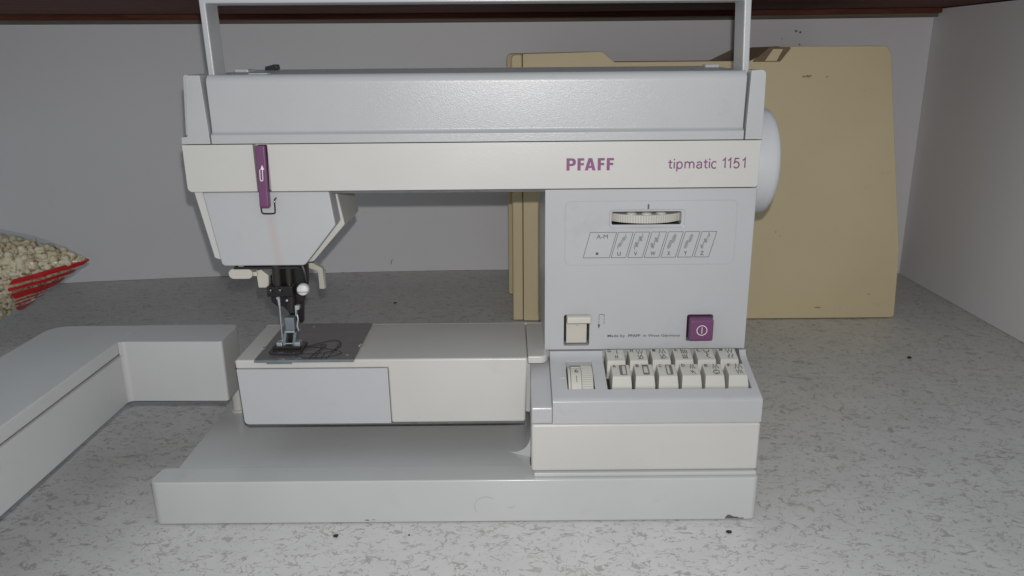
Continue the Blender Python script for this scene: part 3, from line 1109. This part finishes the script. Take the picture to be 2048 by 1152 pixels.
tube('thread_loop', smooth_path([(-0.1632, 0.0515, 0.2105), (-0.1632, 0.0480, 0.2098), (-0.1630, 0.0472, 0.2080), (-0.1628, 0.0472, 0.2030), (-0.1622, 0.0472, 0.2017),
                                 (-0.1610, 0.0472, 0.2013), (-0.1560, 0.0472, 0.2013), (-0.1544, 0.0472, 0.2017), (-0.1540, 0.0472, 0.2030),
                                 (-0.1538, 0.0472, 0.2085), (-0.1538, 0.0480, 0.2102), (-0.1538, 0.0515, 0.2108)], 5), 0.00055, 'darksteel', machine, 8)
box('slot_wall', -0.1650, -0.1560, 0.0556, 0.0570, 0.2158, 0.2456, 'groove', band)

# ---- head
head = prism('head_cover', rounded([(-0.2018, 0.2148), (-0.1191, 0.2148), (-0.1163, 0.1924), (-0.1389, 0.1650), (-0.1943, 0.1650)], [0, 0, 0.002, 0.004, 0.003]),
             0.0515, 0.0690, 'y', 'head', machine, 0.0010, 3)
prism('head_body', rounded([(-0.2060, 0.2150), (-0.1186, 0.2150), (-0.1140, 0.1890), (-0.1380, 0.1625), (-0.1955, 0.1650)], [0, 0, 0.002, 0.004, 0.003]),
      0.0694, 0.1215, 'y', 'cream', machine, 0.0012, 3)
prism('head_side_strip', rounded([(-0.2076, 0.2148), (-0.2022, 0.2148), (-0.1953, 0.1690), (-0.1992, 0.1705)], [0, 0, 0.0004, 0.001]),
      0.0530, 0.0690, 'y', 'cream', machine, 0.0006, 2)
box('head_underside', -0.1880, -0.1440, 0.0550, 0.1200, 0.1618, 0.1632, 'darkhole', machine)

# ---- top cover, ledge, caps
top = prism('top_cover', rounded([(0.0499, 0.2462), (0.0498, 0.2516), (0.0530, 0.2534), (0.0518, 0.2886), (0.1500, 0.2906), (0.1500, 0.2462)],
                                 [0.0003, 0.0008, 0.002, 0.0055, 0.004, 0], 8), -0.1912, 0.1489, 'x', 'cover', machine, 0.0007, 2)
prism('end_cap', rounded([(-0.2028, 0.2886), (-0.1939, 0.2886), (-0.1920, 0.2462), (-0.2104, 0.2462), (-0.2101, 0.2505), (-0.2062, 0.2508)], [0.003, 0.0006, 0.0003, 0.0003, 0.0006, 0.0008]),
      0.0497, 0.1490, 'y', 'cover', machine, 0.0012, 3)
prism('end_plate', rounded([(-0.2064, 0.2890), (-0.2030, 0.2890), (-0.2062, 0.2512), (-0.2092, 0.2512)], [0.004, 0, 0, 0]), 0.0545, 0.1480, 'y', 'cover', machine, 0.0008, 3)
prism('end_cap', rounded([(0.1508, 0.2888), (0.1600, 0.2892), (0.1608, 0.2462), (0.1499, 0.2462)], [0.0008, 0.003, 0.0003, 0.0003]), 0.0497, 0.1490, 'y', 'cover', machine, 0.0012, 3)
box('groove_floor', -0.1936, -0.1914, 0.0620, 0.1480, 0.2465, 0.2872, 'seam_shade', machine)  # groove floors coloured dark to paint the shade between cover and caps
box('groove_floor', 0.1491, 0.1506, 0.0600, 0.1480, 0.2465, 0.2872, 'seam_shade', machine)

# ---- carrying handle
prism('carrying_handle', [(-0.1921, 0.2850), (-0.1932, 0.3440), (0.1502, 0.3440), (0.1523, 0.2850), (0.1480, 0.2850), (0.1461, 0.3306), (-0.1890, 0.3314), (-0.1880, 0.2850)],
      0.0600, 0.0815, 'y', 'grey', machine, 0.0009, 3)
# ---- fittings on the top
box('handle_hinge', -0.1905, -0.1810, 0.1050, 0.1200, 0.2885, 0.2914, 'grey', machine, 0.0008)
kn = prism('winder_stop', rounded([(-0.1668, 0.2905), (-0.1666, 0.2930), (-0.1640, 0.2936), (-0.1605, 0.2945), (-0.1588, 0.2943), (-0.1584, 0.2912), (-0.1600, 0.2905)], 0.0006, 3),
           0.0960, 0.1040, 'y', 'black', machine, 0.0003, 2)
box('thread_guide_plate', -0.1680, -0.1560, 0.0640, 0.0720, 0.2886, 0.2892, 'white', machine, 0.0003)
box('spool_rest', 0.1380, 0.1480, 0.118, 0.128, 0.2895, 0.2918, 'groove', machine, 0.0008)

# ---- handwheel
lathe('handwheel', [(0.0, 0.030), (0.0, 0.0340), (0.0012, 0.0360), (0.0050, 0.0369), (0.0150, 0.0369), (0.0180, 0.0362), (0.0195, 0.0345), (0.0197, 0.020), (0.0190, 0.0)],
      (0.1612, 0.104, 0.2257), 'x', 'wheel', machine, 96, 0.0)
lathe('wheel_hub', [(0.0, 0.022), (0.0025, 0.022), (0.003, 0.021), (0.003, 0.0)], (0.1806, 0.104, 0.2257), 'x', 'cream', machine, 48)

# ---- needle and presser mechanism
tube('presser_bar', [(-0.1525, 0.0590, 0.1300), (-0.1525, 0.0590, 0.1680)], 0.0027, 'darksteel', machine, 20)
tube('needle_bar', [(-0.1600, 0.0570, 0.1440), (-0.1600, 0.0570, 0.1680)], 0.0031, 'darksteel', machine, 20)
prism('foot_holder', [(-0.1639, 0.1660), (-0.1403, 0.1660), (-0.1408, 0.1507), (-0.1455, 0.1345), (-0.1469, 0.1204), (-0.1545, 0.1240), (-0.1563, 0.1296), (-0.1592, 0.1329),
                      (-0.1635, 0.1330), (-0.1671, 0.1363), (-0.1675, 0.1440), (-0.1650, 0.1480)], 0.0615, 0.0680, 'y', 'black', machine, 0.0006, 2)
tube('guard_rib', smooth_path([(-0.1440, 0.0600, 0.1650), (-0.1420, 0.0590, 0.1600), (-0.1409, 0.0585, 0.1540), (-0.1412, 0.0590, 0.1480)], 6), 0.0014, 'black', machine, 8)
clamp = box('needle_clamp', -0.1668, -0.1490, 0.0530, 0.0612, 0.1425, 0.1500, 'black', machine, 0.0008)
for x in (-0.1644, -0.1580):
    lathe('clamp_ring', [(0, 0.0011), (0.0004, 0.0017), (0.0012, 0.0019), (0.002, 0.0017)], (x, 0.0512, 0.1470), 'y', 'darksteel', clamp, 20)
lathe('clamp_pin', [(0, 0.0), (0.0003, 0.0007), (0.001, 0.0008), (0.002, 0.0008)], (-0.1531, 0.0505, 0.1405), 'y', 'steel', clamp, 14)
ks = lathe('clamp_screw', [(0, 0.0), (0.0002, 0.0022), (0.0008, 0.0035), (0.0018, 0.0040), (0.0050, 0.0041), (0.0060, 0.0034), (0.0064, 0.0015), (0.012, 0.0014)],
           (-0.1419, 0.0500, 0.1478), 'y', 'white', machine, 32)
box('screw_slot', -0.1454, -0.1384, 0.0497, 0.0510, 0.1466, 0.1469, 'softprint', ks)
tube('needle', [(-0.1597, 0.0550, 0.1450), (-0.1597, 0.0550, 0.1400), (-0.1596, 0.0550, 0.1370), (-0.1595, 0.0550, 0.1350), (-0.1599, 0.0550, 0.1045)], [0.0010, 0.0010, 0.0009, 0.00060, 0.00045], 'steel', machine, 12)
tube('needle_screw', [(-0.1597, 0.0535, 0.1418), (-0.1597, 0.0526, 0.1418)], 0.0009, 'steel', machine, 12)
foot = thing_part = box('presser_foot', -0.1562, -0.1498, 0.0520, 0.0585, 0.1184, 0.1279, 'greysteel', machine, 0.0005)
box('foot_shank_edge', -0.1566, -0.1498, 0.0512, 0.0520, 0.1172, 0.1186, 'steel', foot, 0.0002)
box('foot_neck', -0.1558, -0.1500, 0.0530, 0.0580, 0.1085, 0.1176, 'black', foot, 0.0004)
for x in (-0.1570, -0.1502):
    prism('foot_fork', rounded([(0.0460, 0.1078), (0.0455, 0.1110), (0.0510, 0.1175), (0.0560, 0.1175), (0.0560, 0.1078)], 0.0008, 3), x - 0.0003, x + 0.0017, 'x', 'greysteel', foot, 0.0002, 2)
for x0, x1 in ((-0.1614, -0.1576), (-0.1492, -0.1454)):
    box('foot_block', x0, x1, 0.0455, 0.0520, 0.1080, 0.1122, 'steel', foot, 0.0005)
tube('foot_pin', [(-0.1606, 0.0490, 0.1102), (-0.1458, 0.0490, 0.1102)], 0.0006, 'steel', foot, 10)
prism('foot_sole', rounded([(-0.1655, 0.0400), (-0.1590, 0.0375), (-0.1480, 0.0375), (-0.1435, 0.0400), (-0.1435, 0.0600), (-0.1655, 0.0600)], 0.0015, 3), PT + 0.0002, PT + 0.0020, 'z', 'smoke', foot, 0.0004, 2)
box('sole_bar', -0.1640, -0.1450, 0.0440, 0.0465, PT + 0.0021, PT + 0.0040, 'darksteel', foot, 0.0004)
cl = prism('thread_cutter', rounded([(-0.1489, 0.1360), (-0.1460, 0.1360), (-0.1460, 0.1332), (-0.1480, 0.1326), (-0.1483, 0.1285), (-0.1491, 0.1285)], 0.0004, 3), 0.0540, 0.0575, 'y', 'steel', machine, 0.0002, 2)
tube('cutter_wire', smooth_path([(-0.1485, 0.0560, 0.1290), (-0.1479, 0.0555, 0.1255), (-0.1487, 0.0550, 0.1215), (-0.1480, 0.0550, 0.1175)], 5), 0.0006, 'steel', cl, 8)

# ivory thread guides below the head
lv = prism('threader_lever', rrect(-0.1926, -0.1762, 0.1545, 0.1617, 0.0036, 8), 0.0560, 0.0600, 'y', 'ivory', machine, 0.0008, 3)
box('lever_stem', -0.1856, -0.1820, 0.0570, 0.0600, 0.1615, 0.1650, 'ivory', lv, 0.0003)
box('lever_arm', -0.1763, -0.1735, 0.0575, 0.0600, 0.1562, 0.1592, 'ivory', lv, 0.0003)
prism('threader_hook', rounded([(-0.1752, 0.1596), (-0.1712, 0.1603), (-0.1664, 0.1560), (-0.1670, 0.1474), (-0.1741, 0.1474), (-0.1746, 0.1560)], 0.0006, 3), 0.0590, 0.0640, 'y', 'ivory', machine, 0.0006, 2)
box('threader_block', -0.1752, -0.1660, 0.0642, 0.0720, 0.1465, 0.1530, 'black', machine, 0.0006)
prism('foot_lifter', rounded([(-0.1512, 0.1560), (-0.1457, 0.1536), (-0.1395, 0.1498), (-0.1388, 0.1340), (-0.1430, 0.1340), (-0.1431, 0.1475), (-0.1505, 0.1505)], [0, 0.001, 0.001, 0.0008, 0.0008, 0.001, 0]),
      0.1000, 0.1060, 'y', 'ivory', machine, 0.0006, 2)
bm = bmesh.new()
for k in range(11):
    z = 0.1350 + 0.0012 * k
    prism_bm(bm, [(0.1010, z), (0.1050, z), (0.1050, z + 0.0006), (0.1010, z + 0.0006)], -0.1390, -0.1382 - 0.0001 * (k % 2), 'x')
from_bm('lifter_ribs', bm, 'ivory', machine, smooth=False)

# ---- swing-out work table, hinged on a post of the base and opened towards the camera
lathe('pivot_post', [(0.0, 0.0062), (0.0015, 0.0062), (0.0018, 0.0047), (0.040, 0.0047), (0.0402, 0.0)], (-0.2175, 0.1130, 0.0307), 'z', 'cream', machine, 32)
swing = prism('swing_out_table', rounded([(-0.3505, -0.170), (-0.2832, -0.170), (-0.2815, 0.0718), (-0.2085, 0.0705), (-0.2085, 0.1080), (-0.3505, 0.1080)],
                                         [0.008, 0.006, 0.004, 0.0022, 0.006, 0.014], 8), 0.0580, 0.1042, 'z', 'swing', machine, 0.0011, 3)
cut(swing, [lambda b: prism_bm(b, [(-0.40, -0.30), (-0.27, -0.30), (-0.27, 0.0708), (-0.2832, 0.0708), (-0.2832, 0.20), (-0.40, 0.20)], 0.0938, 0.12, 'z')])
box('seam_shade_strip', -0.3490, -0.2846, -0.168, 0.1060, 0.0938, 0.0949, 'seam_shade', swing)  # dark filler painting the shade in the gap under the lid
lid = prism('table_lid', rounded([(-0.3503, -0.1698), (-0.2834, -0.1698), (-0.2834, 0.1078), (-0.3503, 0.1078)], [0.008, 0.003, 0.001, 0.014], 8), 0.0948, 0.1042, 'z', 'swing', swing, 0.0009, 3)
prism('table_underside_shade', rounded([(-0.3485, -0.168), (-0.2846, -0.168), (-0.2832, 0.0735), (-0.2100, 0.0722), (-0.2100, 0.1065), (-0.3485, 0.1065)], [0.008, 0.006, 0.009, 0.002, 0.006, 0.014], 6),
      0.0562, 0.0579, 'z', 'seam_shade', swing)  # dark inset slab painting the shade line below the table

# ================================================================== loose thread on the needle plate
tz = PT + 0.0005
tp = [(-0.1575, 0.0530, PT + 0.0045), (-0.1500, 0.0505, PT + 0.0030), (-0.1441, 0.0512, PT + .0012), (-0.1341, 0.0610, tz), (-0.1262, 0.0655, tz), (-0.1205, 0.0600, tz),
      (-0.1207, 0.0500, tz), (-0.1256, 0.0425, tz), (-0.1395, 0.0397, tz), (-0.1475, 0.0395, tz + .0006), (-0.1440, 0.0340, tz + .0003), (-0.1367, 0.0318, tz),
      (-0.1270, 0.0326, tz), (-0.1203, 0.0361, tz), (-0.1163, 0.0402, tz), (-0.1199, 0.0441, tz + .0003), (-0.1346, 0.0505, tz + .0004), (-0.1430, 0.0500, tz + .0004),
      (-0.1370, 0.0540, tz + .0003), (-0.1300, 0.0560, tz), (-0.1335, 0.0420, tz + .0002), (-0.1360, 0.0310, tz)]
th = tube('thread', smooth_path(tp, 8), 0.00024, 'thread', None, 6)
tag(th, 'loose black thread curled in loops on the steel needle plate', 'thread')
for a, b in (((-0.1330, 0.0575, tz), (-0.1322, 0.0310, tz)), ((-0.1215, 0.0590, tz), (-0.1245, 0.0305, tz)), ((-0.1275, 0.0420, tz), (-0.1287, 0.0312, tz))):
    mid = tuple((p + q) / 2 + d for p, q, d in zip(a, b, (0.0008, 0, 0.0003)))
    tube('thread_strand', smooth_path([a, mid, b], 6), 0.00020, 'thread', th, 6)

# ================================================================== carrying case behind the machine
case = thing('carrying_case', (0.225, 0.50, 0.0), 'beige hard-shell carrying case standing against the back panel behind the machine', 'case')
Y0 = 0.412
shell = [(0.0015, 0.001), (0.4480, 0.001), (0.4440, 0.080), (0.4065, 0.2985), (0.4010, 0.3062), (0.2872, 0.3066), (0.2562, 0.2920), (0.1118, 0.2920), (0.0983, 0.3028), (0.0015, 0.3010)]
front = prism('front_shell', rounded([(0.0135, 0.001)] + shell[1:9] + [(0.0135, 0.3012)], [0.002, 0.004, 0.01, 0.004, 0.004, 0.003, 0.002, 0.002, 0.003, 0.001], 5), Y0, 0.515, 'y', 'case', case, 0.0030, 4)
prism('case_edge', rounded([(0.0012, 0.001), (0.0130, 0.001), (0.0130, 0.3010), (0.0012, 0.3008)], [0.002, 0, 0, 0.005], 5), Y0 + 0.0015, 0.515, 'y', 'case', case, 0.0025, 3)
sh2 = [(x - 0.001 if x < 0.2 else x + (0.0), z) for x, z in shell]
prism('rear_shell', rounded([(-0.004, 0.001), (0.4490, 0.001), (0.4450, 0.080), (0.4085, 0.297), (0.4030, 0.3050), (0.2872, 0.3058), (0.2562, 0.2910), (0.1100, 0.2910), (0.0960, 0.3034), (-0.004, 0.3022)],
                            [0.003, 0.004, 0.01, 0.004, 0.004, 0.003, 0.002, 0.002, 0.003, 0.006], 5), 0.518, 0.596, 'y', 'case', case, 0.0030, 3)
hs = prism('handle_socket', rounded([(0.2578, 0.2908), (0.2752, 0.3058), (0.2990, 0.3054), (0.2880, 0.2908)], [0.001, 0.002, 0.001, 0.002]), Y0 - 0.0022, Y0 - 0.0002, 'y', 'casedark', case, 0.0006, 2)
prism('socket_plate', [(0.2712, 0.2916), (0.2792, 0.3038), (0.2898, 0.3038), (0.2838, 0.2916)], Y0 - 0.0030, Y0 - 0.0021, 'y', 'case', hs, 0.0004, 2)
F_ = xz(Y0, 0.0003)
rs = random.Random(3)


def blotch(cx, cz, w, h, n=11):
    return [(cx + w * rs.uniform(.55, 1.1) * math.cos(6.283 * k / n), cz + h * rs.uniform(.5, 1.1) * math.sin(6.283 * k / n)) for k in range(n)]


for pl in (blotch(0.3155, 0.2752, .0022, .0012), blotch(0.3195, 0.2752, .0030, .0016), blotch(0.3228, 0.2758, .0018, .0009), blotch(0.3405, 0.2750, .0011, .0010),
                     blotch(0.3575, 0.0142, .0055, .0008), blotch(0.415, 0.030, .0022, .0006), blotch(0.300, 0.105, .0006, .0016), blotch(0.305, 0.10, .0005, .0012)):
    polys('scuff_mark', [pl], F_, 'scuff', front)

# ================================================================== bag of popcorn
bag = thing('popcorn_bag', (-0.62, 0.37, 0.0), 'clear plastic popcorn bag with red stripes lying at the left edge', 'bag')
BX = [-0.4490, -0.4560, -0.4726, -0.4900, -0.5127, -0.5400, -0.5600, -0.6000, -0.6600, -0.7200, -0.7600]
BT = [0.0952, 0.0985, 0.1065, 0.1140, 0.1218, 0.1270, 0.1310, 0.1370, 0.1380, 0.1300, 0.1150]
BB = [0.0944, 0.0900, 0.0784, 0.0670, 0.0510, 0.0330, 0.0205, 0.0060, 0.0012, 0.0012, 0.0150]
BD = [0.0008, 0.0060, 0.0160, 0.0250, 0.0360, 0.0480, 0.0560, 0.0680, 0.0760, 0.0720, 0.0500]
BY = 0.350


def lerp_tab(x, tab):
    for i in range(len(BX) - 1):
        if BX[i + 1] <= x <= BX[i]:
            f = (BX[i] - x) / (BX[i] - BX[i + 1])
            return tab[i] + (tab[i + 1] - tab[i]) * f
    return tab[0] if x > BX[0] else tab[-1]


bm = bmesh.new()
uvl = bm.loops.layers.uv.new('UVMap')
xs = []
for i in range(len(BX) - 1):
    for k in range(4):
        xs.append(BX[i] + (BX[i + 1] - BX[i]) * k / 4)
xs.append(BX[-1])
NB = 40
rings, uvs = [], {}
for x in xs:
    t, b, d = lerp_tab(x, BT), lerp_tab(x, BB), lerp_tab(x, BD)
    cz, hz = (t + b) / 2, (t - b) / 2
    ring = []
    for k in range(NB):
        a = 2 * math.pi * k / NB          # 0 = front, going down
        ca, sa = math.cos(a), math.sin(a)
        wr = 1 + 0.03 * math.sin(x * 160 + a * 3) * math.sin(a * 2 + x * 70)
        v = bm.verts.new((x, BY - d * ca * wr, cz - hz * sa))
        frac = 0.5 + 0.5 * sa
        lim = -0.5105 - 0.030 * max(0, (frac - 0.5))
        lim += 0.003 * math.sin(frac * 17)
        dist = 0.0945 - 0.205 * (-0.449 - x) - v.co.z
        uvs[v] = (max(0.0, min(1.0, 0.10 + dist / 0.05)), 0.5 + (x - lim) * 4 if ca > -0.05 else 0.2)
        ring.append(v)
    rings.append(ring)
for r0, r1 in zip(rings, rings[1:]):
    for k in range(NB):
        f = bm.faces.new((r0[k], r0[(k + 1) % NB], r1[(k + 1) % NB], r1[k]))
        for l in f.loops:
            l[uvl].uv = uvs[l.vert]
bm.faces.new(rings[-1])
from_bm('bag_film', bm, 'film', bag)

# popcorn pieces: a few shapes shared by many individuals
shapes_me = []
for s in range(7):
    rr = random.Random(100 + s)
    bm = bmesh.new()
    bmesh.ops.create_icosphere(bm, subdivisions=4, radius=1.0)
    lobes = []
    for k in range(rr.randint(8, 11)):
        d = Vector((rr.gauss(0, 1), rr.gauss(0, 1), rr.gauss(0, 1))).normalized()
        lobes.append((d * rr.uniform(0.42, 0.62), rr.uniform(0.28, 0.46)))
    for v in bm.verts:
        n = v.co.normalized()
        r = 0.45
        for c, a in lobes:                      # far hit of the ray with each puffed lobe
            t = n.dot(c)
            q = t * t - c.length_squared + a * a
            if q > 0:
                r = max(r, t + math.sqrt(q))
        r += 0.035 * math.sin(n.x * 19 + s) * math.sin(n.y * 17 + 1.3 * s)
        v.co = n * r
    me = bpy.data.meshes.new('popcorn_piece')
    bm.to_mesh(me); bm.free()
    me.materials.append(M['popcorn'])
    me.polygons.foreach_set('use_smooth', [True] * len(me.polygons))
    shapes_me.append(me)
rp = random.Random(21)
placed = []
tries = 0
while len(placed) < 290 and tries < 140000:
    tries += 1
    x = rp.uniform(-0.580, -0.451)
    t, b, d = lerp_tab(x, BT), lerp_tab(x, BB), lerp_tab(x, BD)
    cz, hz = (t + b) / 2, (t - b) / 2
    r = rp.uniform(0.0062, 0.0092)
    r = min(r, hz * 0.62, max(d * 0.8, 0.0018))
    if r < 0.0016:
        continue
    a = rp.uniform(-1.45, 1.45)
    q = rp.uniform(0.90, 1.0) if rp.random() < 0.85 else rp.uniform(0.5, 0.9)
    k_in = 1.0 if a < 0.1 else 1.3
    hz2, d2 = hz - r * (0.78 if a < 0.1 else 1.15), d - r * k_in
    if hz2 <= 0 or d2 <= 0:
        hz2, d2 = max(hz2, 0), max(d2, 0)
    p = Vector((x, BY - d2 * math.cos(a) * q, cz - hz2 * math.sin(a) * q))
    if any((p - q_).length < (r + r_) * 0.57 for q_, r_ in placed):
        continue
    placed.append((p, r))
for i, (p, r) in enumerate(placed):
    o = bpy.data.objects.new('popcorn_piece', shapes_me[i % 7])
    COL.objects.link(o)
    o.location = p
    o.rotation_euler = (rp.uniform(0, 6.28), rp.uniform(0, 6.28), rp.uniform(0, 6.28))
    o.scale = (r * 1.22,) * 3
    tag(o, 'pale yellow piece of popcorn inside the clear bag', 'popcorn', 'popcorn inside the clear bag')

# ================================================================== crumbs on the cupboard floor
crumbs = [((-0.1157, -0.0149), 0.0022, 'largest dark brown crumb in front of the machine base, left of centre'),
          ((-0.0684, -0.0139), 0.0010, 'tiny black crumb on the floor in front of the machine base'),
          ((0.1397, -0.0143), 0.0023, 'dark flake on the floor below the chipped right corner of the base'),
          ((0.4039, 0.2857), 0.0030, 'lone dark speck on the floor to the right of the machine'),
          ((-0.1483, 0.4865), 0.0024, 'small dark speck on the floor behind the needle')]
for (x, y), r, lab in crumbs:
    bm = bmesh.new()
    bmesh.ops.create_icosphere(bm, subdivisions=2, radius=1.0)
    for v in bm.verts:
        k = 0.75 + rs.uniform(-0.3, 0.35)
        v.co = Vector((x + v.co.x * r * k, y + v.co.y * r * 0.7 * k, r * 0.42 + v.co.z * r * 0.40))
    tag(from_bm('crumb', bm, 'crumb'), lab, 'crumb', 'crumbs on the cupboard floor')
